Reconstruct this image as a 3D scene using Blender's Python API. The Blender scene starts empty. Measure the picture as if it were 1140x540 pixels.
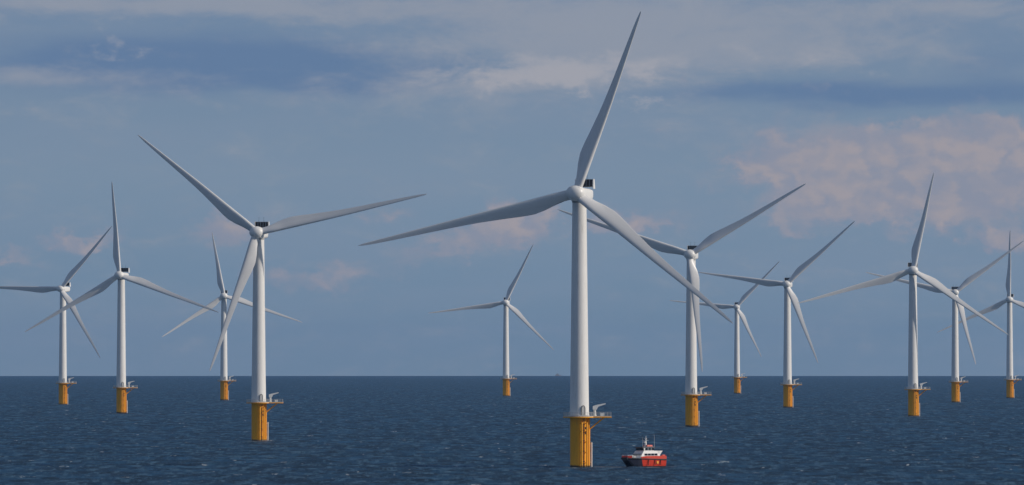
import bpy, bmesh, math, random
import numpy as np
from mathutils import Vector, Matrix
random.seed(4)
rng = np.random.default_rng(11)
R = math.radians
EARTH = 7.4e6            # effective radius of the sea surface (refraction included)
CAMH = 40.6
def drop(r): return -r * r / (2 * EARTH)

scene = bpy.context.scene
col = scene.collection
# ------------------------------------------------------------------ camera
cd = bpy.data.cameras.new('camera'); cam = bpy.data.objects.new('camera', cd); col.objects.link(cam)
cd.sensor_width = 36; cd.lens = 36 * 6950 / 1140
cd.clip_start = 1; cd.clip_end = 120000
cam.location = (0, 0, CAMH); cam.rotation_euler = (R(90) + math.atan(125.5 / 6950), 0, 0)
scene.camera = cam
# ------------------------------------------------------------------ view
scene.view_settings.view_transform = 'Standard'; scene.view_settings.look = 'None'
scene.view_settings.exposure = -0.42; scene.view_settings.gamma = 1
# ------------------------------------------------------------------ sun
SUN_EL, SUN_AZ = 26.0, 76.0      # azimuth measured from 'towards the camera' round to the right of the picture
el, az = R(SUN_EL), R(SUN_AZ)
sd = Vector((math.sin(az) * math.cos(el), -math.cos(az) * math.cos(el), math.sin(el)))
sl = bpy.data.lights.new('sun', 'SUN'); sl.energy = 4.2; sl.angle = R(0.6); sl.color = (1.0, 0.90, 0.78)
so = bpy.data.objects.new('sun', sl); col.objects.link(so)
so.rotation_euler = sd.to_track_quat('Z', 'Y').to_euler()
# ------------------------------------------------------------------ world
world = bpy.data.worlds.new('World'); scene.world = world; world.use_nodes = True
nt = world.node_tree; nt.nodes.clear()
class G:
    """small node-graph helper"""
    def __init__(s, nt): s.nt = nt
    def n(s, t, **kw):
        x = s.nt.nodes.new(t)
        for k, v in kw.items(): setattr(x, k, v)
        return x
    def l(s, a, b): s.nt.links.new(a, b)
    def put(s, sock, v):
        if isinstance(v, bpy.types.NodeSocket): s.l(v, sock)
        elif v is not None: sock.default_value = v
    def m(s, op, a, b=None, c=None, clamp=False):
        x = s.n('ShaderNodeMath', operation=op, use_clamp=clamp)
        s.put(x.inputs[0], a)
        if b is not None: s.put(x.inputs[1], b)
        if c is not None: s.put(x.inputs[2], c)
        return x.outputs[0]
    def xyz(s, a, b, c):
        x = s.n('ShaderNodeCombineXYZ'); s.put(x.inputs[0], a); s.put(x.inputs[1], b); s.put(x.inputs[2], c)
        return x.outputs[0]
    def noise(s, vec, scale, detail=4, rough=.55, dist=0., typ='FBM'):
        x = s.n('ShaderNodeTexNoise'); x.noise_type = typ
        s.put(x.inputs['Vector'], vec); x.inputs['Scale'].default_value = scale
        x.inputs['Detail'].default_value = detail; x.inputs['Roughness'].default_value = rough
        x.inputs['Distortion'].default_value = dist
        return x.outputs['Fac']
    def mix(s, f, a, b, typ='MIX'):
        x = s.n('ShaderNodeMix', data_type='RGBA', blend_type=typ)
        s.put(x.inputs[0], f)
        for sock, v in ((x.inputs[6], a), (x.inputs[7], b)):
            if isinstance(v, tuple) and len(v) == 3: v = v + (1,)
            s.put(sock, v)
        return x.outputs[2]
    def ss(s, v, a, b, lo=0., hi=1.):
        x = s.n('ShaderNodeMapRange', interpolation_type='SMOOTHSTEP', clamp=True)
        s.put(x.inputs[0], v); x.inputs[1].default_value = a; x.inputs[2].default_value = b
        x.inputs[3].default_value = lo; x.inputs[4].default_value = hi
        return x.outputs[0]
    def ramp(s, v, stops):
        x = s.n('ShaderNodeValToRGB'); s.put(x.inputs[0], v)
        e = x.color_ramp.elements
        while len(e) < len(stops): e.new(0.5)
        for q, (p, c) in zip(e, stops): q.position = p; q.color = tuple(c) + (1,)
        return x.outputs[0]
def lin(r, g, b):
    f = lambda c: (c / 255 / 12.92) if c / 255 <= .04045 else ((c / 255 + .055) / 1.055) ** 2.4
    return (f(r), f(g), f(b))
SKY = 0.10
K = 1 / (SKY * 2 ** scene.view_settings.exposure)
def skycol(r, g, b): return tuple(c * K for c in lin(r, g, b))
g = G(nt)
out = g.n('ShaderNodeOutputWorld'); bg = g.n('ShaderNodeBackground'); bg.inputs[1].default_value = SKY
g.l(bg.outputs[0], out.inputs[0])
sky = g.n('ShaderNodeTexSky', sky_type='NISHITA'); sky.sun_disc = False
sky.sun_elevation = el; sky.sun_rotation = math.atan2(sd.x, sd.y)
sky.altitude = 40; sky.air_density = 1.0; sky.dust_density = 1.2; sky.ozone_density = 1.6
tc = g.n('ShaderNodeTexCoord'); sp = g.n('ShaderNodeSeparateXYZ'); g.l(tc.outputs['Generated'], sp.inputs[0])
AZ = g.m('ARCTAN2', sp.outputs[0], sp.outputs[1])
EL = g.m('ARCSINE', sp.outputs[2])
U = g.m('MULTIPLY', AZ, 6950 / 570)          # compass direction, in units of 4.7 degrees
V = g.m('MULTIPLY', EL, 6950 / 395)          # height above eye level, in units of 3.3 degrees
def P(x, y): return ((x - 570) / 570, (395.5 - y) / 395)
vec = g.xyz(U, V, 0)
vec_st = g.xyz(U, g.m('MULTIPLY', V, 3.2), 3.0)                     # layered cloud: stretched along the horizon
w1 = g.m('SUBTRACT', g.noise(vec, 5.5, 6, .62), .5)
w2 = g.m('SUBTRACT', g.noise(g.xyz(U, V, 7.3), 5.5, 6, .62), .5)
s1 = g.m('SUBTRACT', g.noise(vec_st, 2.2, 6, .55), .5)
s2 = g.m('SUBTRACT', g.noise(g.xyz(U, g.m('MULTIPLY', V, 3.2), 11.), 2.2, 6, .55), .5)
def field(blobs, wu, wv, au, av):
    u = g.m('MULTIPLY_ADD', wu, au, U); v = g.m('MULTIPLY_ADD', wv, av, V)
    tot = None
    for (x, y, rx, ry, a) in blobs:
        cu, cv = P(x, y); rx /= 570; ry /= 395
        du = g.m('MULTIPLY', g.m('SUBTRACT', u, cu), 1 / rx); dv = g.m('MULTIPLY', g.m('SUBTRACT', v, cv), 1 / ry)
        d2 = g.m('ADD', g.m('MULTIPLY', du, du), g.m('MULTIPLY', dv, dv))
        e = g.m('MULTIPLY', g.m('EXPONENT', g.m('MULTIPLY', d2, -1.0)), a)
        tot = e if tot is None else g.m('ADD', tot, e)
    return tot
# the clear air between the clouds
air = g.ramp(g.m('MULTIPLY_ADD', V, 1 / 3.0, .1), [(.08, skycol(113, 136, 158)), (.18, skycol(114, 138, 162)),
    (.27, skycol(121, 142, 164)), (.36, skycol(115, 137, 162)), (.55, skycol(104, 129, 163)), (1, skycol(84, 112, 160))])
high = g.ss(EL, .10, .75, .0, 1.)
c = g.mix(high, air, sky.outputs[0])
p1 = g.m('SUBTRACT', g.noise(g.xyz(U, V, 1.7), 17, 8, .64), .5)      # puffs
p2 = g.m('SUBTRACT', g.noise(g.xyz(U, V, 5.1), 13, 8, .62), .5)
p3 = g.m('SUBTRACT', g.noise(g.xyz(U, g.m('MULTIPLY', V, 1.6), 21.), 7, 9, .66, .3), .5)
# broad, faint unevenness of the air
c = g.mix(g.ss(s1, -.18, .22, 0., .45), c, skycol(126, 143, 165))
c = g.mix(g.ss(p3, -.04, .22, 0., .38), c, skycol(134, 147, 163))
# dark blue gaps
f = field([(150, 65, 190, 26, .95), (330, 74, 170, 30, 1.0), (420, 98, 110, 14, .5), (1000, 108, 200, 15, .95), (860, 100, 120, 10, .5), (1130, 75, 70, 36, .5), (1020, 30, 120, 20, .25)], s1, s2, .5, .10)
c = g.mix(g.m('MULTIPLY', g.ss(g.m('MULTIPLY_ADD', p3, .5, g.m('MULTIPLY_ADD', s2, .6, f)), .05, 1.05), .78, clamp=True), c, skycol(92, 120, 157))
# grey-lilac layer above and between
f = field([(120, 6, 330, 15, .9), (60, 80, 140, 13, .8), (640, 55, 230, 40, .9), (590, 92, 120, 14, .75), (300, 112, 420, 20, .30),
           (640, 6, 420, 24, .6), (910, 50, 230, 26, .55), (1090, 12, 160, 16, .5), (1000, 150, 260, 24, .40), (760, 20, 200, 16, .3), (900, 72, 90, 12, .3)], s1, s2, .55, .10)
lay = g.m('MULTIPLY_ADD', p3, 1.5, g.m('MULTIPLY_ADD', s1, .45, f))
c = g.mix(g.m('MULTIPLY', g.ss(lay, .10, 1.05), .80, clamp=True), c, skycol(146, 153, 167))
f = field([(570, 90, 90, 15, 1.05), (650, 78, 100, 18, .8), (720, 74, 80, 12, .5), (820, 60, 60, 9, .5), (930, 66, 60, 8, .4), (720, 111, 28, 9, .85), (124, 52, 22, 13, .6), (60, 12, 120, 8, .3), (575, 66, 40, 12, .4)], p1, p2, .22, .16)
c = g.mix(g.m('MULTIPLY', g.ss(g.m('MULTIPLY_ADD', p3, 2.2, g.m('MULTIPLY_ADD', p2, .9, f)), .25, 1.35), .75, clamp=True), c, skycol(166, 166, 174))
# warm cumulus low in the distance
f = field([(1010, 195, 150, 44, 1.0), (890, 195, 48, 24, .9), (1110, 180, 70, 44, .8), (950, 228, 80, 16, .7), (1075, 232, 50, 18, .5), (1115, 268, 40, 14, .8), (1000, 155, 170, 22, .4),
           (585, 243, 34, 16, .85), (540, 262, 50, 16, .7), (480, 282, 50, 13, .55), (700, 246, 60, 15, .7), (820, 178, 24, 12, .45), (885, 258, 26, 11, .5),
           (245, 255, 50, 17, .62), (300, 310, 60, 18, .35), (95, 270, 60, 12, .6), (10, 288, 40, 9, .5), (450, 240, 60, 10, .3), (350, 318, 50, 14, .3), (420, 300, 60, 14, .35)], p1, p2, .18, .17)
def puff(ou, ov):
    """rounded lumps of cloud; (ou, ov) shifts the sample so that lit and shaded flanks can be told apart"""
    u = g.m('ADD', g.m('MULTIPLY_ADD', p1, .10, U), ou); v = g.m('ADD', g.m('MULTIPLY_ADD', p2, .10, V), ov)
    tot = None
    for sc_, wt in ((7.5, 1.0), (16., .62), (33., .34)):
        x = g.n('ShaderNodeTexVoronoi', feature='SMOOTH_F1'); x.voronoi_dimensions = '2D'
        g.l(g.xyz(u, g.m('MULTIPLY', v, .9), 0), x.inputs['Vector']); x.inputs['Scale'].default_value = sc_; x.inputs['Smoothness'].default_value = .35
        e = g.m('MULTIPLY', g.m('SUBTRACT', .45, x.outputs['Distance']), wt)
        tot = e if tot is None else g.m('ADD', tot, e)
    return tot
pf = puff(0., 0.); pfs = puff(.016, .030)
fl = g.m('MULTIPLY_ADD', w1, .6, g.m('MULTIPLY_ADD', pf, .55, g.m('MULTIPLY', f, 1.12)))
soft = g.m('MULTIPLY_ADD', p3, 1.0, g.m('MULTIPLY_ADD', s1, .4, f))
c = g.mix(g.m('MULTIPLY', g.ss(soft, .12, 1.0), .60, clamp=True), c, skycol(144, 146, 160))
cov = g.m('MULTIPLY', g.ss(fl, .22, .80), .60, clamp=True)
c = g.mix(cov, c, skycol(139, 144, 162))
lit = g.ss(g.m('MULTIPLY_ADD', p3, .9, g.m('MULTIPLY_ADD', g.m('SUBTRACT', pf, pfs), 1.0, .42)), -.05, 1.0)
c = g.mix(g.m('MULTIPLY', g.m('MULTIPLY', g.ss(fl, .36, 1.05), lit, clamp=True), .85, clamp=True), c, skycol(163, 156, 161))
# clouds over the rest of the sky, same kind, outside the view
n3 = g.noise(g.xyz(AZ, g.m('MULTIPLY', EL, 2.5), 0), 4.0, 6, .6)
rest = g.m('MULTIPLY', g.ss(EL, .075, .20), g.ss(n3, .42, .68), clamp=True)
c = g.mix(g.m('MULTIPLY', rest, .65), c, skycol(140, 148, 166))
g.l(c, bg.inputs[0])

# ------------------------------------------------------------------ materials
def mat(name, base, rough=.5, metal=0., spec=.5):
    m = bpy.data.materials.new(name); m.use_nodes = True
    b = m.node_tree.nodes['Principled BSDF']
    b.inputs['Base Color'].default_value = tuple(base) + (1,); b.inputs['Roughness'].default_value = rough
    b.inputs['Metallic'].default_value = metal; b.inputs['Specular IOR Level'].default_value = spec
    return m, G(m.node_tree), b
def worn(name, base, dirt, amount, rough=.45, scale=.12, streak=6., seedz=0.):
    """painted steel with vertical weather streaks and soft stains"""
    m, q, b = mat(name, base, rough)
    t = q.n('ShaderNodeTexCoord'); info = q.n('ShaderNodeObjectInfo')
    s = q.n('ShaderNodeSeparateXYZ'); q.l(t.outputs['Object'], s.inputs[0])
    v = q.xyz(s.outputs[0], s.outputs[1], q.m('MULTIPLY_ADD', s.outputs[2], 1 / streak, q.m('MULTIPLY', info.outputs['Random'], 40.)))
    n = q.noise(v, 1 / scale * .12, 6, .6)
    n2 = q.noise(t.outputs['Object'], .18, 3, .5)
    f = q.m('MULTIPLY', q.m('MULTIPLY', q.ss(n, .45, .8), q.ss(n2, .3, .8, .25, 1.)), amount, clamp=True)
    q.l(q.mix(f, tuple(base), tuple(dirt)), b.inputs['Base Color'])
    q.l(q.m('MULTIPLY_ADD', n, .25, rough - .12), b.inputs['Roughness'])
    return m
M = {}
M['white'] = worn('white_paint', (.74, .735, .71), (.40, .37, .32), .55, .42, .10, 9.)
M['blade'] = worn('blade_gelcoat', (.70, .70, .69), (.45, .43, .40), .35, .38, .2, 12.)
M['nacelle'] = worn('nacelle_paint', (.76, .755, .73), (.45, .43, .38), .3, .4)
M['dark'] = mat('radiator_dark', (.018, .02, .026), .45)[0]
M['grey'] = worn('galvanised_steel', (.42, .43, .43), (.25, .23, .2), .5, .45)
M['black'] = mat('black_rubber', (.015, .015, .017), .6)[0]
# yellow foundation paint: rust streaks, and a dark weed belt at the waterline
m, q, b = mat('yellow_paint', (.95, .425, .02), .5)
t = q.n('ShaderNodeTexCoord'); s = q.n('ShaderNodeSeparateXYZ'); q.l(t.outputs['Object'], s.inputs[0])
info = q.n('ShaderNodeObjectInfo')
v = q.xyz(s.outputs[0], s.outputs[1], q.m('MULTIPLY_ADD', s.outputs[2], .08, q.m('MULTIPLY', info.outputs['Random'], 30.)))
n = q.noise(v, 1.3, 6, .65); n2 = q.noise(t.outputs['Object'], .9, 5, .6)
cc = q.mix(q.m('MULTIPLY', q.ss(n, .5, .75), .55), (.95, .425, .02), (.36, .14, .03))
cc = q.mix(q.m('MULTIPLY', q.ss(n2, .55, .8), .35), cc, (.62, .42, .16))
h = q.m('MULTIPLY_ADD', n2, 1.6, s.outputs[2])
cc = q.mix(q.ss(h, 1.2, 2.0), (.045, .042, .025), cc)
q.l(cc, b.inputs['Base Color']); M['yellow'] = m
M['red'] = worn('red_hull_paint', (.62, .045, .018), (.30, .05, .03), .4, .4, .3, 1.)
m, q, b = mat('hull_paint', (.62, .043, .017), .4)
t = q.n('ShaderNodeTexCoord'); s = q.n('ShaderNodeSeparateXYZ'); q.l(t.outputs['Object'], s.inputs[0])
nn = q.noise(t.outputs['Object'], .8, 5, .6)
cc = q.mix(q.ss(nn, .5, .75, 0, .5), (.62, .043, .017), (.34, .05, .03))
cc = q.mix(q.ss(q.m('MULTIPLY_ADD', s.outputs[2], .3, s.outputs[1]), -2.45, -2.4), (.016, .018, .035), cc)  # navy forward hull; the dark paint also stands in for bow shade
cc = q.mix(q.ss(s.outputs[2], .35, .40), (.02, .02, .03), cc)
q.l(cc, b.inputs['Base Color']); M['hullpaint'] = m
M['boatwhite'] = worn('boat_white', (.78, .78, .76), (.5, .47, .42), .3, .35, .3, 1.)
M['navy'] = mat('navy_paint', (.02, .03, .06), .4)[0]
M['glass'] = mat('dark_glass', (.01, .014, .018), .08, 0, .8)[0]
M['orange'] = mat('orange_mark', (.85, .35, .03), .5)[0]
M['farship'] = mat('ship_grey', (.34, .36, .39), .6)[0]  # grey kept pale: the haze of distance is put into the colour

# sea
m, q, b = mat('sea_water', (.010, .032, .050), .22, 0, .12)
b.inputs['IOR'].default_value = 1.333
geo = q.n('ShaderNodeNewGeometry'); s = q.n('ShaderNodeSeparateXYZ'); q.l(geo.outputs['Position'], s.inputs[0])
pv = q.xyz(q.m('MULTIPLY', s.outputs[0], .7), s.outputs[1], 0)
nA = q.noise(pv, .06, 8, .72, .3); nB = q.noise(q.xyz(s.outputs[0], q.m('MULTIPLY', s.outputs[1], .8), 5.), .22, 6, .7, .2)
big = q.noise(q.xyz(s.outputs[0], q.m('MULTIPLY', s.outputs[1], .55), 3.), .010, 8, .72)
hgt = q.m('ADD', q.m('MULTIPLY', nA, 6.0), q.m('MULTIPLY', nB, 4.0))
bp = q.n('ShaderNodeBump'); bp.inputs['Strength'].default_value = 1.0; bp.inputs['Distance'].default_value = 1.0
q.l(hgt, bp.inputs['Height']); q.l(bp.outputs[0], b.inputs['Normal'])
fs = q.noise(q.xyz(q.m('MULTIPLY', s.outputs[0], .17), q.m('MULTIPLY', s.outputs[1], .030), 13.), 1., 8, .72)
wc0 = q.mix(q.ss(big, .36, .64), (.011, .060, .122), (.020, .092, .190))
fs2 = q.noise(q.xyz(q.m('MULTIPLY', s.outputs[0], .07), q.m('MULTIPLY', s.outputs[1], .0055), 17.), 1., 7, .72)
fs3 = q.noise(q.xyz(q.m('MULTIPLY', s.outputs[0], .07), q.m('MULTIPLY', s.outputs[1], .022), 23.), 1., 6, .68)
wc = q.mix(q.ss(fs3, .42, .60, 0, .9), wc0, (.003, .016, .030), 'MIX')  # dark streaks: shade of the chop put into the water colour
wc = q.mix(q.ss(fs2, .44, .60, 0, .6), wc, (.004, .024, .050), 'MIX')
wc = q.mix(q.ss(fs, .48, .63, 0, .85), wc, (.072, .160, .245), 'MIX')  # pale flecks: sky glints on crests, painted into the water colour
# small breaking crests
fo = q.noise(q.xyz(q.m('MULTIPLY', s.outputs[0], .12), q.m('MULTIPLY', s.outputs[1], .035), 9.), 1.0, 3, .6)
fo2 = q.noise(q.xyz(q.m('MULTIPLY', s.outputs[0], .5), q.m('MULTIPLY', s.outputs[1], .5), 4.), 1.0, 4, .7)
foam = q.m('MULTIPLY', q.ss(fo, .65, .69), q.ss(fo2, .46, .62), clamp=True)
att = q.n('ShaderNodeAttribute'); att.attribute_name = 'wash'
foam = q.m('MAXIMUM', foam, q.m('MULTIPLY', att.outputs['Fac'], q.ss(fo2, .36, .54), clamp=True))
q.l(q.mix(foam, wc, (.55, .60, .62)), b.inputs['Base Color'])
# rough open water: the wave faces turned to the eye mirror far less than a calm sheet would
dif = q.n('ShaderNodeBsdfDiffuse'); glo = q.n('ShaderNodeBsdfGlossy'); frs = q.n('ShaderNodeFresnel'); mxs = q.n('ShaderNodeMixShader')
q.l(b.inputs['Base Color'].links[0].from_socket, dif.inputs['Color']); q.l(bp.outputs[0], glo.inputs['Normal']); q.l(bp.outputs[0], frs.inputs['Normal']); q.l(bp.outputs[0], dif.inputs['Normal'])
frs.inputs['IOR'].default_value = 1.333; glo.inputs['Roughness'].default_value = .25; glo.inputs['Color'].default_value = (.80, .92, 1, 1)
q.l(q.m('MULTIPLY', frs.outputs[0], q.m('MULTIPLY_ADD', foam, -.58, .66)), mxs.inputs[0])
q.l(dif.outputs[0], mxs.inputs[1]); q.l(glo.outputs[0], mxs.inputs[2])
q.l(mxs.outputs[0], q.nt.nodes['Material Output'].inputs['Surface']); q.nt.nodes.remove(b)
M['sea'] = m

# ------------------------------------------------------------------ object helpers
def tag(o, label=None, cat=None, group=None, kind=None):
    if label: o['label'] = label
    if cat: o['category'] = cat
    if group: o['group'] = group
    if kind: o['kind'] = kind
    return o
def empty(name, loc):
    o = bpy.data.objects.new(name, None); col.objects.link(o); o.location = loc; o.empty_display_size = 2
    return o
def mesh_obj(name, bm, m, parent=None, smooth=False, loc=None, rot=None):
    bmesh.ops.recalc_face_normals(bm, faces=bm.faces)
    me = bpy.data.meshes.new(name); bm.to_mesh(me); bm.free()
    me.materials.append(M[m] if isinstance(m, str) else m)
    if smooth:
        for p in me.polygons: p.use_smooth = True
        if smooth != 'all':
            me.set_sharp_from_angle(angle=R(35))
    o = bpy.data.objects.new(name, me); col.objects.link(o)
    if parent: o.parent = parent
    if loc is not None: o.location = loc
    if rot is not None: o.rotation_euler = rot
    return o
def box(bm, c, s, rot=None, bevel=0):
    b2 = bmesh.new(); bmesh.ops.create_cube(b2, size=1)
    for v in b2.verts: v.co = Vector((v.co.x * s[0], v.co.y * s[1], v.co.z * s[2]))
    if bevel: bmesh.ops.bevel(b2, geom=b2.edges[:], offset=bevel, segments=2, affect='EDGES', profile=.6)
    mt = Matrix.Translation(Vector(c)) @ (rot.to_4x4() if rot is not None else Matrix.Identity(4))
    bmesh.ops.transform(b2, matrix=mt, verts=b2.verts)
    join(bm, b2)
def join(bm, b2):
    vs = [bm.verts.new(v.co) for v in b2.verts]; b2.verts.index_update()
    for f in b2.faces:
        try: bm.faces.new([vs[v.index] for v in f.verts])
        except ValueError: pass
    b2.free()
def rings(bm, rs, close=True):
    """skin a list of rings (lists of points) into a tube"""
    vv = [[bm.verts.new(p) for p in r] for r in rs]; n = len(rs[0])
    for a, c in zip(vv, vv[1:]):
        for i in range(n):
            bm.faces.new((a[i], a[(i + 1) % n], c[(i + 1) % n], c[i]))
    if close:
        bm.faces.new(vv[0][::-1]); bm.faces.new(vv[-1])
def lathe(bm, prof, n=48, ctr=(0, 0)):
    rings(bm, [[(ctr[0] + r * math.cos(2 * math.pi * i / n), ctr[1] + r * math.sin(2 * math.pi * i / n), z) for i in range(n)] for r, z in prof])
def bar(bm, a, b_, r, n=8, r2=None):
    a, b_ = Vector(a), Vector(b_); d = (b_ - a).normalized()
    u = d.orthogonal().normalized(); w = d.cross(u); r2 = r if r2 is None else r2
    rings(bm, [[p + (u * math.cos(t) + w * math.sin(t)) * rr for t in [2 * math.pi * i / n for i in range(n)]] for p, rr in ((a, r), (b_, r2))])
def prism(bm, pts, y0, y1, axis='y'):
    """extrude an outline given in the x-z plane from y0 to y1"""
    f = (lambda p, y: (p[0], y, p[1])) if axis == 'y' else (lambda p, y: (p[0], p[1], y))
    a = [bm.verts.new(f(p, y0)) for p in pts]; b_ = [bm.verts.new(f(p, y1)) for p in pts]; n = len(pts)
    bm.faces.new(a[::-1]); bm.faces.new(b_)
    for i in range(n): bm.faces.new((a[i], a[(i + 1) % n], b_[(i + 1) % n], b_[i]))
def copy_tree(o, parent=None):
    c_ = o.copy(); col.objects.link(c_); c_.parent = parent
    for ch in list(o.children): copy_tree(ch, c_)
    return c_

# ------------------------------------------------------------------ the turbines
HUB, OVER, TILT = 100.0, 5.0, R(5)
PLAT = 18.7
# distance, offset to the right, hub height, yaw towards the viewer's left, three blade tips (right, up) from the hub, label
TURB = [
 (5392, -387.9, 100.0, 19.0, [(42.3, 53.9), (36.2, -60.0), (-78.7, 2.1)], 'white wind turbine, leftmost of all, its left blade level and cut by the picture edge'),
 (4525, -283.2, 100.0, 13.5, [(-7.2, 68.0), (-67.5, -41.1), (72.4, -27.3)], 'second wind turbine from the left, with one blade pointing straight up'),
 (5986, -276.2, 100.0, -1.5, [(-11.5, 61.2), (-59.3, -39.6), (75.4, -25.6)], 'small distant wind turbine just behind the large left turbine, third tower from the left'),
 (2993, -121.4, 100.0, 9.0, [(-58.0, 47.1), (80.7, 18.0), (-21.3, -66.5)], 'large white wind turbine left of centre, one blade hanging down before its tower'),
 (6663, -6.4, 100.0, 7.0, [(29.3, 62.3), (-82.6, -11.5), (52.4, -51.3)], 'small distant wind turbine standing alone left of the nearest, tallest turbine'),
 (2278, 24.6, 100.0, 15.5, [(22.2, 66.1), (-79.4, -18.9), (57.7, -47.6)], 'nearest and tallest white wind turbine, its yellow base beside the red boat'),
 (3631, 104.2, 100.0, 10.5, [(66.8, 40.9), (-77.4, 26.5), (8.1, -68.2)], 'next wind turbine right of the nearest, one blade hanging straight down its tower'),
 (7217, 260.0, 100.0, 7.0, [(49.5, 53.0), (29.1, -57.7), (-77.9, 7.5)], 'farthest and smallest wind turbine, on a short yellow base, right of centre'),
 (5066, 223.5, 100.0, 10.5, [(26.2, -64.1), (-72.2, 9.9), (54.9, 51.2)], 'wind turbine just right of the smallest one, its left blade almost level'),
 (4274, 274.5, 100.0, 2.5, [(14.5, 67.0), (65.0, -44.4), (-79.0, -22.7)], 'tallest wind turbine of the right quarter, its lower right blade crossing the turbine beside it'),
 (5692, 404.0, 100.0, 4.0, [(-81.6, 18.5), (18.8, -65.8), (62.8, 47.3)], 'second wind turbine from the right, crossed by a blade of the taller turbine'),
 (6324, 504.1, 100.0, 10.0, [(0.5, 69.9), (-72.8, -33.6), (72.3, -35.8)], 'rightmost wind turbine at the picture edge, one blade pointing straight up'),
]
BLADE_L = 75.0
def fwd(tt): return 1.8 * tt + 2.6 * tt * tt      # coning and pre-bend, metres towards the wind
def blade_bm():
    bm = bmesh.new(); rs = []
    N = 28
    S = [0.026, .034, .045, .06, .08, .10, .125, .15, .175, .20, .23, .27, .32, .38, .44, .5, .56, .62, .68, .74, .80, .85, .90, .935, .96, .978, .99, .997, 1.0]
    cx = [0, .03, .06, .10, .15, .20, .25, .32, .45, .6, .75, .88, .95, .975, .99, 1.0]
    cy = [3.5, 3.5, 3.6, 4.2, 5.1, 5.6, 5.4, 4.65, 3.55, 2.7, 2.05, 1.45, 1.05, .8, .5, .1]
    tx = [0, .04, .10, .15, .2, .3, .5, .8, 1.0]; ty = [1., .98, .76, .58, .49, .40, .32, .26, .2]
    for t in S:
        chord = float(np.interp(t, cx, cy)); th = float(np.interp(t, tx, ty))
        round_ = float(np.interp(t, [.03, .16], [1, 0])); round_ = round_ * round_ * (3 - 2 * round_)
        twist = R(float(np.interp(t, [0, .12, .2, .35, .6, 1], [11, 10, 8, 5, 2, -1])) + 1.5)
        le = float(np.interp(t, [0, .1, .5, 1], [1.75, 1.75, 1.35, .35])); le = min(le, chord * .5)
        ring = []
        for i in range(N):
            a = 2 * math.pi * i / N
            # airfoil: x from leading edge (0) to trailing edge (1)
            xx = .5 * (1 + math.cos(a)); sgn = 1 if math.sin(a) >= 0 else -1
            yt = 5 * th * (.2969 * math.sqrt(max(xx, 0)) - .126 * xx - .3516 * xx ** 2 + .2843 * xx ** 3 - .1036 * xx ** 4)
            camb = .03 * 4 * xx * (1 - xx)
            ax = chord * xx - le; ay = chord * (sgn * yt + camb)
            cxr = chord * .5 * math.cos(a) + (chord * .5 - le); cyr = chord * .5 * th ** 0 * math.sin(a)
            x_ = ax * (1 - round_) + cxr * round_; y_ = ay * (1 - round_) + cyr * round_
            # in blade space the trailing edge points to -X (seen from the front, blade up), suction side away (+Y)
            X = -x_; Y = y_
            ct, st = math.cos(twist), math.sin(twist)
            Xr = X * ct - Y * (-st) * -1; Yr = -X * st + Y * ct     # leading edge comes forward (-Y)
            ring.append((Xr, Yr - fwd(t), t * BLADE_L))
        rs.append(ring)
    rings(bm, rs)
    return bm

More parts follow.
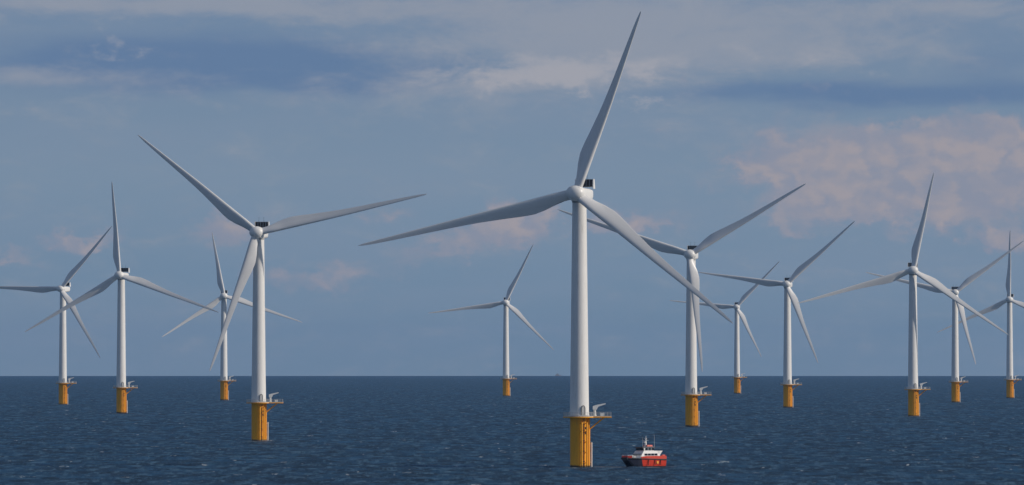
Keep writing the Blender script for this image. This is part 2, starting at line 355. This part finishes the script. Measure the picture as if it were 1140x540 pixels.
def build_turbine():
    root = empty('wind_turbine', (0, 0, 0))
    # tower: slender cone, with a door and a bolted flange
    bm = bmesh.new()
    prof = [(3.62, PLAT + .25), (3.62, PLAT + .6), (3.48, PLAT + .62)]
    zt = HUB - 3.0
    for k in range(1, 25):
        zz = PLAT + .62 + (zt - PLAT - .62) * k / 24; prof.append((3.48 + (2.58 - 3.48) * k / 24, zz))
    prof += [(2.7, zt + .02), (2.7, zt + .5)]
    lathe(bm, prof, 64)
    tower = mesh_obj('tower', bm, 'white', root, True)
    for zf in (37.5, 61.0, 82.0):      # bolted joints between the tower sections
        bm = bmesh.new(); rf = 3.48 + (2.58 - 3.48) * (zf - PLAT - .62) / (zt - PLAT - .62); lathe(bm, [(rf - .2, zf - .11), (rf + .035, zf - .11), (rf + .035, zf + .11), (rf - .2, zf + .11)], 64)
        mesh_obj('section_joint', bm, 'white', tower, True)
    bm = bmesh.new()   # door with a rounded arch, a little right of the middle
    a = R(-68); rr = 3.47
    n_ = Vector((math.cos(a), math.sin(a), 0)); tt_ = Vector((-math.sin(a), math.cos(a), 0))
    pts = [(-.62, 0), (.62, 0), (.62, 2.3), (.5, 2.75), (.25, 3.0), (0, 3.08), (-.25, 3.0), (-.5, 2.75), (-.62, 2.3)]
    def plate(bm, pts, r0, r1, z0):
        A = [bm.verts.new(n_ * r0 + tt_ * p[0] + Vector((0, 0, z0 + p[1]))) for p in pts]
        B = [bm.verts.new(n_ * r1 + tt_ * p[0] + Vector((0, 0, z0 + p[1]))) for p in pts]
        k = len(pts); bm.faces.new(A[::-1]); bm.faces.new(B)
        for i in range(k): bm.faces.new((A[i], A[(i + 1) % k], B[(i + 1) % k], B[i]))
    plate(bm, pts, 3.2, 3.60, PLAT + .6)
    mesh_obj('door', bm, 'grey', root)
    bm = bmesh.new()
    prev = None
    for p in [(-.72, 0)] + [(-.72, 2.4), (-.55, 2.95), (-.28, 3.2), (0, 3.28), (.28, 3.2), (.55, 2.95), (.72, 2.4), (.72, 0)]:
        q_ = n_ * 3.62 + tt_ * p[0] + Vector((0, 0, PLAT + .6 + p[1]))
        if prev is not None: bar(bm, prev, q_, .11, 6)
        prev = q_
    mesh_obj('door_frame', bm, 'dark', root)
    # transition piece and its fittings
    bm = bmesh.new()
    lathe(bm, [(3.42, -9), (3.42, PLAT - 1.0), (3.6, PLAT - .7), (3.6, PLAT - .12)], 64)
    tp = mesh_obj('transition_piece', bm, 'yellow', root, True)
    # boat landing: two fender tubes with a ladder between, on stubs
    def ang(d, r): return Vector((math.cos(R(d)) * r, math.sin(R(d)) * r, 0))
    c0 = -66
    n0 = ang(c0, 1); t0 = Vector((-n0.y, n0.x, 0))
    for sgn in (-1, 1):
        bm = bmesh.new(); p = n0 * 4.35 + t0 * (1.0 * sgn)
        bar(bm, p + Vector((0, 0, -6)), p + Vector((0, 0, PLAT - 2.2)), .30, 10)
        for zz in (1.8, 5.6, 9.4, 13.2, 16.2): bar(bm, n0 * 3.2 + t0 * (1.0 * sgn) + Vector((0, 0, zz)), p + Vector((0, 0, zz)), .17, 8)
        mesh_obj('fender_tube', bm, 'yellow', tp, True)
    bm = bmesh.new()
    for sgn in (-1, 1):
        p = n0 * 3.95 + t0 * (.3 * sgn); bar(bm, p + Vector((0, 0, -2)), p + Vector((0, 0, PLAT + 1.0)), .07, 6)
    zz = 0
    while zz < PLAT: bar(bm, n0 * 3.95 - t0 * .3 + Vector((0, 0, zz)), n0 * 3.95 + t0 * .3 + Vector((0, 0, zz)), .035, 4); zz += .35
    mesh_obj('ladder', bm, 'dark', tp)
    for zz in (2.2, 6.0, 9.8, 13.6):      # dark brackets that hold the ladder
        bm = bmesh.new(); pc = n0 * 3.72 + Vector((0, 0, zz))
        box(bm, pc, (.5, .8, .28), Matrix.Rotation(R(c0), 3, 'Z'), .05)
        mesh_obj('ladder_bracket', bm, 'black', tp)
    # cable tubes on the right-hand side
    for d, r in ((-28, .26), (-14, .22)):
        bm = bmesh.new(); p = ang(d, 3.78); bar(bm, p + Vector((0, 0, -6)), p + Vector((0, 0, PLAT - .2)), r, 10)
        mesh_obj('cable_tube', bm, 'yellow', tp, True)
    bm = bmesh.new(); p = ang(-8, 4.5)
    bar(bm, p + Vector((0, 0, -6)), p + Vector((0, 0, 9.2)), .24, 10)
    for zz in (2.0, 8.6): bar(bm, ang(-8, 3.3) + Vector((0, 0, zz)), p + Vector((0, 0, zz)), .12, 6)
    mesh_obj('white_cable_tube', bm, 'white', tp, True)
    # small dark marker plates on the right of the piece
    for zz in (12.6, 14.4):
        bm = bmesh.new(); box(bm, ang(-46, 3.47) + Vector((0, 0, zz)), (.14, .9, .8), Matrix.Rotation(R(-46), 3, 'Z'), .02)
        mesh_obj('marker_plate', bm, 'black', tp)
    # platform: round deck with a long wing to the right
    bm = bmesh.new(); pts = []
    rp = 5.9
    for k in range(0, 33):
        a = R(32 + (360 - 64) * k / 32); pts.append((rp * math.cos(a), rp * math.sin(a)))
    pts += [(11.7, -3.1), (11.7, 3.1)]
    prism(bm, pts, PLAT - .12, PLAT + .16, 'z')
    deck = mesh_obj('platform', bm, 'grey', root)
    bm = bmesh.new()   # yellow edge beam below the deck
    pin = [(x * .985, y * .985) for x, y in pts]
    for i in range(len(pin)):
        a_, b_ = pin[i], pin[(i + 1) % len(pin)]
        bar(bm, (a_[0], a_[1], PLAT - .33), (b_[0], b_[1], PLAT - .33), .24, 6)
    for yy in (-2.3, 0, 2.3): bar(bm, (3.0, yy, PLAT - .36), (11.5, yy, PLAT - .36), .2, 6)
    mesh_obj('edge_beam', bm, 'yellow', deck)
    for yy in (-1.9, 1.9):
        bm = bmesh.new(); bar(bm, (3.1, yy * .75, PLAT - 5.2), (8.9, yy, PLAT - .5), .24, 8)
        mesh_obj('brace', bm, 'yellow', deck, True)
    bm = bmesh.new()   # railing
    peri = []
    n = len(pts)
    for i in range(n):
        a_, b_ = Vector((*pts[i], 0)), Vector((*pts[(i + 1) % n], 0)); L = (b_ - a_).length; k = max(1, round(L / 1.25))
        for j in range(k): peri.append(a_.lerp(b_, j / k) * .985)
    for i, p in enumerate(peri):
        q_ = peri[(i + 1) % len(peri)]
        bar(bm, p + Vector((0, 0, PLAT + .1)), p + Vector((0, 0, PLAT + 1.45)), .06, 4)
        for zz, r_ in ((1.45, .06), (.98, .045), (.52, .045)): bar(bm, p + Vector((0, 0, PLAT + zz)), q_ + Vector((0, 0, PLAT + zz)), r_, 4)
    mesh_obj('railing', bm, 'grey', deck)
    # davit crane on the wing
    cr = None
    bm = bmesh.new(); lathe(bm, [(.62, PLAT + .15), (.62, PLAT + .4), (.45, PLAT + .45), (.42, PLAT + 2.4), (.6, PLAT + 2.5), (.6, PLAT + 2.8)], 16, (5.6, .2))
    cr = mesh_obj('davit_crane', bm, 'white', root, True)
    bm = bmesh.new()
    prism(bm, [(4.9, PLAT + 2.4), (6.3, PLAT + 2.4), (6.9, PLAT + 3.5), (9.5, PLAT + 4.35), (9.55, PLAT + 4.75), (8.3, PLAT + 4.55), (6.2, PLAT + 4.1), (4.9, PLAT + 3.7)], -.4, .8)
    mesh_obj('jib', bm, 'white', cr)
    bm = bmesh.new(); bar(bm, (9.35, .2, PLAT + 4.3), (9.35, .2, PLAT + 2.9), .04, 4); box(bm, (9.35, .2, PLAT + 2.75), (.22, .22, .34))
    mesh_obj('hook_block', bm, 'black', cr)
    # cabinets on the deck
    bm = bmesh.new(); box(bm, (8.4, 1.6, PLAT + .16 + .5), (1.5, .9, 1.0), None, .04); mesh_obj('deck_cabinet', bm, 'white', root)
    # nacelle, modelled round the rotor centre, front towards -Y
    bm = bmesh.new()
    rs = []
    for y, hw, zt_, zb in ((-2.2, 2.35, 2.3, -2.4), (-1.6, 2.55, 2.55, -2.6), (0.5, 2.75, 2.4, -2.75), (2.5, 2.95, 2.1, -2.9), (8.5, 3.0, 1.95, -2.9), (13.2, 2.95, 1.9, -2.6), (14.6, 2.7, 1.7, -1.9), (14.9, 2.3, 1.4, -1.4)):
        ring = []; c_ = (zt_ + zb) / 2; hh_ = (zt_ - zb) / 2
        for i in range(32):
            a = 2 * math.pi * i / 32; ca, sa = math.cos(a), math.sin(a); e = .48
            ring.append((hw * math.copysign(abs(ca) ** e, ca), y, c_ + hh_ * math.copysign(abs(sa) ** e, sa)))
        rs.append(ring)
    rings(bm, rs)
    nac = mesh_obj('nacelle', bm, 'nacelle', root, True)
    bm = bmesh.new(); lathe(bm, [(2.62, -3.4), (2.75, -3.2), (2.75, -2.3)], 40, (0, OVER)); mesh_obj('yaw_collar', bm, 'grey', nac, True)
    # upright cooler at the rear of the roof: white frame with dark panels
    bm = bmesh.new(); CY = 12.2
    for sx in (-1, 1):
        prism(bm, [(CY - .2, 1.5), (CY + 2.4, 1.5), (CY + 1.5, 5.5), (CY - .2, 5.5)], 0, .38)
        fs = bm.verts[-8:] if False else None
    bm.free(); bm = bmesh.new()
    for sx in (-1, 1):
        x0, x1 = sx * 3.15, sx * 3.5
        P8 = [(CY - .35, 1.9), (CY + 2.2, 1.9), (CY + 1.2, 5.45), (CY - .35, 5.45)]
        A = [bm.verts.new((x0, p[0], p[1])) for p in P8]; B = [bm.verts.new((x1, p[0], p[1])) for p in P8]
        bm.faces.new(A); bm.faces.new(B[::-1])
        for i in range(4): bm.faces.new((A[i], A[(i + 1) % 4], B[(i + 1) % 4], B[i]))
    box(bm, (0, CY + .5, 2.55), (6.3, .5, .18)); box(bm, (0, CY + .5, 5.36), (6.3, .5, .12))
    frame = mesh_obj('cooler_frame', bm, 'nacelle', nac)
    for k in range(5):
        bm = bmesh.new(); box(bm, (-2.52 + 1.26 * k, CY + .1, 3.96), (1.16, .35, 2.66), None, .04)
        for j in range(7): box(bm, (-2.52 + 1.26 * k, CY - .10, 2.9 + j * .35), (1.05, .1, .07))
        mesh_obj('cooler_panel', bm, 'dark', nac)
    for sx in (-1.5, .9):
        bm = bmesh.new(); bar(bm, (sx, CY + .5, 5.3), (sx, CY + .5, 7.6), .07, 5, .03); box(bm, (sx, CY + .5, 7.3), (.5, .08, .08))
        mesh_obj('wind_mast', bm, 'dark', nac)
    # hub with rounded nose
    bm = bmesh.new(); rs = []
    for y, r_ in ((2.7, 2.2), (2.55, 2.75), (1.6, 2.95), (.4, 3.05), (-.6, 3.02), (-1.5, 2.86), (-2.2, 2.55), (-2.75, 2.1), (-3.1, 1.6), (-3.3, 1.1), (-3.42, .55), (-3.45, .08)):
        rs.append([(r_ * 1.17 * math.cos(2 * math.pi * i / 40), y, r_ * .95 * math.sin(2 * math.pi * i / 40)) for i in range(40)])
    rings(bm, rs); hub = mesh_obj('hub', bm, 'nacelle', root, 'all')
    blades = [mesh_obj('blade', blade_bm(), 'blade', root, 'all')]
    for k in range(2): blades.append(copy_tree(blades[0], root))
    return root

proto = build_turbine()
def set_turbine(root, D, X, hubh, yaw, tips):
    root.location = (X, D, drop(math.hypot(X, D)))
    azr = math.atan2(X, D); rel = R(yaw) - azr
    ps = R(yaw)
    fw = Vector((-math.sin(ps), -math.cos(ps), 0))
    rotz = Matrix.Rotation(-ps, 4, 'Z')
    hc = Vector((0, 0, HUB)) + fw * OVER
    Mx = Matrix.Translation(hc) @ rotz @ Matrix.Rotation(-TILT, 4, 'X')
    # the tower axis stands behind the rotor centre; nacelle stays level
    k = 0
    for ch in root.children:
        nm = ch.name.split('.')[0]
        if nm == 'nacelle': ch.matrix_local = Matrix.Translation(hc) @ rotz
        elif nm == 'hub': ch.matrix_local = Mx
        elif nm == 'blade':
            dx, dz = tips[k]; k += 1
            L = math.hypot(dx, dz)
            b_ = fwd(1.0)
            px = (dx + b_ * math.sin(rel)) / math.cos(rel); pz = (dz - b_ * math.sin(TILT)) / math.cos(TILT)
            L = math.hypot(px, pz); th = math.atan2(px, pz)
            ch.matrix_local = Mx @ Matrix.Rotation(th, 4, 'Y') @ Matrix.Diagonal((1, 1, L / BLADE_L, 1))
roots = []
for i, (D, X, hh_, yaw, tips, label) in enumerate(TURB):
    o = proto if i == 0 else copy_tree(proto)
    roots.append(o)
    tag(o, label, 'wind turbine', 'wind turbines standing in the sea')
for o, (D, X, hh_, yaw, tips, label) in zip(roots, TURB): set_turbine(o, D, X, hh_, yaw, tips)

# ------------------------------------------------------------------ the boat (bow towards -Y, port side towards +X)
BOAT_D, BOAT_X = 2286.0, 48.1
boat = empty('crew_boat', (BOAT_X, BOAT_D, drop(BOAT_D)))
boat.rotation_euler = (0, R(-1.0), R(-58))
boat.scale = (.94, .94, 1.02)
tag(boat, 'red crew transfer boat with white cabin and mast beside the nearest turbine', 'boat')
def loft(bm, secs):   # secs: (y, list of (x,z)) closed outlines
    rings(bm, [[(p[0], y, p[1]) for p in pr] for y, pr in secs])
L2 = 8.0; B2 = 4.3
HS = ((-L2 - .6, 1.9, 2.7, 3.6, 3.9), (-7.3, 2.1, 1.3, 3.5, 3.8), (-6.2, 2.3, .2, 3.3, 3.6), (-4.6, 2.6, -.8, 3.15, 3.45), (-2.5, 2.8, -1.1, 3.0, 3.3), (0, 2.9, -1.2, 2.95, 3.2), (4, 2.9, -1.1, 2.9, 3.1), (L2, 2.9, -.8, 2.9, 3.1))
for sx in (-1, 1):
    secs = []
    for y, xc, zk, zd, _ in HS:
        w = float(np.interp(y, [-8.6, -7.3, -4.6, -1, 8], [.25, .62, 1.1, 1.38, 1.4]))
        zc = min(max(zk + .6, 1.0), 3.2)
        secs.append((y, [(sx * (xc - w * .9), zd), (sx * (xc - w * .8), zc), (sx * (xc - w * .2), zk), (sx * (xc + w * .2), zk), (sx * (xc + w * .75), zc), (sx * (xc + w), zd)]))
    bm = bmesh.new(); loft(bm, secs); mesh_obj('hull', bm, 'hullpaint', boat)
def plan(y): return float(np.interp(y, [-8.6, -7.3, -4.6, -1, 8], [2.15, 2.72, 3.7, 4.2, 4.3]))
ys = [-8.5, -7.3, -6, -4.6, -2.8, -1, 3, 8]
bm = bmesh.new()   # deck between the hulls
prism(bm, [(-plan(y) + .1, y) for y in ys] + [(plan(y) - .1, y) for y in ys[::-1]], 2.5, 3.0, 'z')
mesh_obj('deck', bm, 'navy', boat)
bm = bmesh.new()   # raised bulwark along the after two thirds
for sx in (-1, 1):
    for a_, b_ in ((-3.4, -1), (-1, 3), (3, 8)):
        za, zb_ = (3.75 if a_ < -3 else 4.0), 4.0
        v = [bm.verts.new(p) for p in ((sx * plan(a_), a_, 2.85), (sx * plan(b_), b_, 2.85), (sx * plan(b_), b_, zb_), (sx * plan(a_), a_, za),
             (sx * (plan(a_) - .2), a_, 2.85), (sx * (plan(b_) - .2), b_, 2.85), (sx * (plan(b_) - .2), b_, zb_), (sx * (plan(a_) - .2), a_, za))]
        for q_ in ((0, 1, 2, 3), (7, 6, 5, 4), (3, 2, 6, 7), (0, 3, 7, 4), (1, 5, 6, 2), (0, 4, 5, 1)): bm.faces.new([v[i] for i in q_])
bmesh.ops.remove_doubles(bm, verts=bm.verts, dist=.001)
mesh_obj('bulwark', bm, 'red', boat)
bm = bmesh.new()   # red bow cap above the fender
prism(bm, [(-2.1, -8.6), (2.1, -8.6), (2.9, -7.2), (2.6, -6.9), (-2.6, -6.9), (-2.9, -7.2)], 3.3, 4.1, 'z')
mesh_obj('bow_cap', bm, 'red', boat)
bm = bmesh.new()   # black rubbing fender all round
for sx in (-1, 1):
    for a_, b_ in zip(ys, ys[1:]): bar(bm, (sx * (plan(a_) + .06), a_, 3.15 - (a_ + 8.5) * .03), (sx * (plan(b_) + .06), b_, 3.15 - (b_ + 8.5) * .03), .22, 8)
bar(bm, (-2.2, -8.6, 3.2), (2.2, -8.6, 3.2), .42, 8); bar(bm, (-B2, 8.1, 2.6), (B2, 8.1, 2.6), .22, 8)
mesh_obj('fender', bm, 'black', boat, True)
for y in (-.4, 2.6, 5.2):
    bm = bmesh.new(); bar(bm, (B2 + .05, y, 2.6), (B2 + .0, y, .7), .13, 8); mesh_obj('side_fender', bm, 'black', boat, True)
bm = bmesh.new()    # yellow draught panel
box(bm, (B2 - .08, 3.9, 1.7), (.08, .9, .9)); mesh_obj('yellow_panel', bm, 'orange', boat)
def hexa(name, x, y0, y1, z0, z1, front, back, inx, m, par=boat):
    bm = bmesh.new()
    A = [(-x, y0, z0), (x, y0, z0), (x, y1, z0), (-x, y1, z0)]; B = [(-x + inx, y0 + front, z1), (x - inx, y0 + front, z1), (x - inx, y1 + back, z1), (-x + inx, y1 + back, z1)]
    a = [bm.verts.new(p) for p in A]; b_ = [bm.verts.new(p) for p in B]
    bm.faces.new(a[::-1]); bm.faces.new(b_)
    for i in range(4): bm.faces.new((a[i], a[(i + 1) % 4], b_[(i + 1) % 4], b_[i]))
    bmesh.ops.bevel(bm, geom=bm.edges[:], offset=.08, segments=2, affect='EDGES')
    return mesh_obj(name, bm, m, par)
cab = hexa('cabin', 3.5, -4.0, 5.2, 2.95, 5.85, 2.2, .5, .4, 'boatwhite')
for k in range(4):     # cabin side windows, both sides
    for sx in (-1, 1):
        bm = bmesh.new(); box(bm, (sx * 3.30, -.9 + 1.55 * k, 4.5), (.12, 1.35, .75), Matrix.Rotation(R(-8 * sx), 3, 'Y')); mesh_obj('window', bm, 'glass', cab)
for k in range(4):
    bm = bmesh.new(); box(bm, (-2.25 + 1.5 * k, -2.93, 4.5), (1.35, .12, .75), Matrix.Rotation(R(-36), 3, 'X')); mesh_obj('window', bm, 'glass', cab)
for sx in (-1, 1):     # rear support fins of the upper deck
    bm = bmesh.new()
    P8 = [(5.0, 2.95), (6.2, 2.95), (5.6, 4.3), (6.9, 5.85), (4.8, 5.85)]
    A = [bm.verts.new((sx * 3.25, p[0], p[1])) for p in P8]; B = [bm.verts.new((sx * 3.05, p[0], p[1])) for p in P8]
    bm.faces.new(A); bm.faces.new(B[::-1])
    for i in range(5): bm.faces.new((A[i], A[(i + 1) % 5], B[(i + 1) % 5], B[i]))
    mesh_obj('support_fin', bm, 'boatwhite', boat)
wh = hexa('wheelhouse', 2.75, -1.4, 3.2, 5.85, 7.05, -.35, .2, -.1, 'boatwhite')
for k in range(3):
    for sx in (-1, 1):
        bm = bmesh.new(); box(bm, (sx * 2.82, -.3 + 1.45 * k, 6.46), (.12, 1.2, .85)); mesh_obj('window', bm, 'glass', wh)
for k in range(4):
    bm = bmesh.new(); box(bm, (-2.0 + 1.34 * k, -1.64, 6.46), (1.18, .14, .85), Matrix.Rotation(R(15), 3, 'X')); mesh_obj('window', bm, 'glass', wh)
hexa('wheelhouse_roof', 3.2, -2.4, 3.7, 7.05, 7.35, .2, -.1, .15, 'navy')
hexa('roof_locker', 1.5, .8, 3.5, 7.35, 7.95, .2, -.1, .1, 'red')
bm = bmesh.new()
bar(bm, (0, 1.0, 7.3), (0, 1.3, 10.5), .55, 8, .18); bar(bm, (-1.5, 1.2, 9.6), (1.6, 1.2, 9.6), .10, 6); bar(bm, (-.9, 1.2, 10.3), (.9, 1.2, 10.3), .08, 6)
box(bm, (0, .7, 8.9), (.9, 1.1, .18)); bar(bm, (0, 1.3, 10.4), (0, 1.3, 11.2), .07, 5)
mast = mesh_obj('mast', bm, 'boatwhite', boat)
bm = bmesh.new(); box(bm, (0, .4, 9.2), (1.7, .22, .22), None, .04); mesh_obj('radar', bm, 'boatwhite', mast)
for x, y, h_ in ((-2.6, 1.5, 10.8), (2.9, 3.3, 11.6)):
    bm = bmesh.new(); bar(bm, (x, y, 7.4), (x, y, h_), .045, 5, .02); mesh_obj('whip_antenna', bm, 'boatwhite', boat)
bm = bmesh.new()        # bow rail
pp = [Vector((sx_ * (plan(y) - .15), y, 3.8)) for sx_, yy_ in ((-1, (-3.2, -4.8, -6.4, -7.6, -8.5)), (1, (-8.5, -7.6, -6.4, -4.8, -3.2))) for y in yy_]
for i, p in enumerate(pp):
    bar(bm, p - Vector((0, 0, .8)), p + Vector((0, 0, .55)), .05, 5)
    if i:
        bar(bm, pp[i - 1] + Vector((0, 0, .55)), p + Vector((0, 0, .55)), .05, 5); bar(bm, pp[i - 1] + Vector((0, 0, .1)), p + Vector((0, 0, .1)), .04, 5)
mesh_obj('bow_rail', bm, 'boatwhite', boat)
for x, y, s_ in ((-1.6, -5.8, (1.3, 1.4, 1.2)), (1.3, -5.2, (1.5, 1.1, 1.1)), (2.0, -6.6, (.8, .8, 1.3))):
    bm = bmesh.new(); box(bm, (x, y, 2.95 + s_[2] / 2), s_, None, .06); mesh_obj('deck_locker', bm, 'grey', boat)
bm = bmesh.new(); box(bm, (B2 - .85, 7.0, 3.9), (.9, 1.4, 1.0), None, .15); mesh_obj('life_raft', bm, 'red', boat)

# ------------------------------------------------------------------ hull-down ship on the horizon
FD = 23500.0
fs_ = empty('distant_ship', ((621.6 - 570) / 6950 * FD, FD, drop(FD)))
tag(fs_, 'tiny faint grey ship on the horizon just left of the nearest turbine tower', 'ship')
bm = bmesh.new(); prism(bm, [(-12, -2), (-13, 3.2), (12, 3.0), (11, -2)], -3, 3); mesh_obj('hull', bm, 'farship', fs_)
bm = bmesh.new(); box(bm, (-3, 0, 5.2), (11, 5, 4.2)); box(bm, (-3, 0, 8), (5, 4, 1.6)); mesh_obj('superstructure', bm, 'farship', fs_)
bm = bmesh.new(); bar(bm, (-3, 0, 8.5), (-3, 0, 12), .5, 6); mesh_obj('mast', bm, 'farship', fs_)

# ------------------------------------------------------------------ the sea: one curved sheet with real waves
azs = np.concatenate([np.radians(np.arange(-180, -12, 4.)), np.radians(np.arange(-12, -6, .5)), np.arange(R(-6), R(6), .00068), np.radians(np.arange(6, 12, .5)), np.radians(np.arange(12, 180, 4.))])
rr = np.concatenate([np.geomspace(20, 1150, 120, endpoint=False), np.exp(np.arange(math.log(1150), math.log(9500), .00115)), np.geomspace(9500, 32000, 130)])
na, nr = len(azs), len(rr)
Rg, Ag = np.meshgrid(rr, azs, indexing='ij')
Xg = Rg * np.sin(Ag); Yg = Rg * np.cos(Ag)
Zg = -Rg ** 2 / (2 * EARTH)
X0 = Xg.copy(); Y0 = Yg.copy()
fine = np.clip((R(8) - np.abs(Ag)) / R(3), 0, 1)
wash = np.zeros_like(Zg)
for i in range(150):
    lam = 4.0 * (34 / 4.0) ** rng.random(); k = 2 * math.pi / lam
    th = rng.normal(R(8), R(42)); amp = .032 * lam ** .10
    ph = rng.random() * 6.28; kx, ky = k * math.sin(th), k * math.cos(th)
    # only where the sheet is fine enough to carry this wave
    step = np.where(Rg < 1150, Rg * .034, np.where(Rg < 9500, Rg * .00115, Rg * .0094))
    att_ = np.clip((lam / (2.6 * step) - 1) / .8, 0, 1) * fine
    phs = kx * X0 + ky * Y0 + ph
    Zg += att_ * amp * np.cos(phs)
    Xg -= att_ * amp * .8 * math.sin(th) * np.sin(phs); Yg -= att_ * amp * .8 * math.cos(th) * np.sin(phs)
for (D, X, *_r) in TURB:
    d = np.hypot((X0 - X - .8) / 1.25, (Y0 - D))
    wash = np.maximum(wash, np.clip(1 - (d - 3.6) / 4.2, 0, 1))
dl = ((X0 - BOAT_X) * math.cos(R(58)) + (Y0 - BOAT_D) * -math.sin(R(58))); dw = ((X0 - BOAT_X) * math.sin(R(58)) + (Y0 - BOAT_D) * math.cos(R(58)))
wash = np.maximum(wash, np.clip(1.5 - np.hypot(dl / 7.0, dw / 13.0), 0, 1) * .8)
co = np.stack([Xg, Yg, Zg], -1).reshape(-1, 3)
idx = np.arange(nr * na).reshape(nr, na)
nxt = np.roll(idx, -1, axis=1)
quads = np.stack([idx[:-1], nxt[:-1], nxt[1:], idx[1:]], -1).reshape(-1, 4)
centre = len(co); co = np.vstack([co, [[0, 0, 0]]])
me = bpy.data.meshes.new('sea')
tri = np.stack([np.full(na, centre), nxt[0], idx[0]], -1)
me.vertices.add(len(co)); me.vertices.foreach_set('co', co.astype(np.float32).ravel())
nl = quads.size + tri.size; me.loops.add(nl)
me.loops.foreach_set('vertex_index', np.concatenate([quads[:, ::-1].ravel(), tri.ravel()]).astype(np.int32))
me.polygons.add(len(quads) + len(tri))
me.polygons.foreach_set('loop_start', np.concatenate([np.arange(len(quads)) * 4, quads.size + np.arange(len(tri)) * 3]).astype(np.int32))
me.polygons.foreach_set('loop_total', np.concatenate([np.full(len(quads), 4), np.full(len(tri), 3)]).astype(np.int32))
me.update(calc_edges=True)
me.polygons.foreach_set('use_smooth', np.ones(len(me.polygons), bool))
at = me.attributes.new('wash', 'FLOAT', 'POINT'); at.data.foreach_set('value', np.append(wash.ravel(), 0).astype(np.float32))
me.materials.append(M['sea'])
sea = bpy.data.objects.new('sea', me); col.objects.link(sea); sea['kind'] = 'structure'
if me.polygons[0].normal.z < 0: me.flip_normals()
print('sea', len(me.polygons), 'normal', me.polygons[1000].normal)

# ------------------------------------------------------------------ sea haze
bm = bmesh.new(); zb, zt = drop(32000) - 3, 190.
box(bm, (0, 0, (zb + zt) / 2), (66000, 66000, zt - zb))
hz = bpy.data.materials.new('sea_haze'); hz.use_nodes = True
hn = hz.node_tree; hn.nodes.clear(); ho = hn.nodes.new('ShaderNodeOutputMaterial'); pvn = hn.nodes.new('ShaderNodeVolumePrincipled')
pvn.inputs['Color'].default_value = (.32, .57, .97, 1); pvn.inputs['Density'].default_value = 1.15e-5; pvn.inputs['Anisotropy'].default_value = .2
hn.links.new(pvn.outputs[0], ho.inputs['Volume'])
hb = mesh_obj('haze', bm, hz); hb['kind'] = 'stuff'
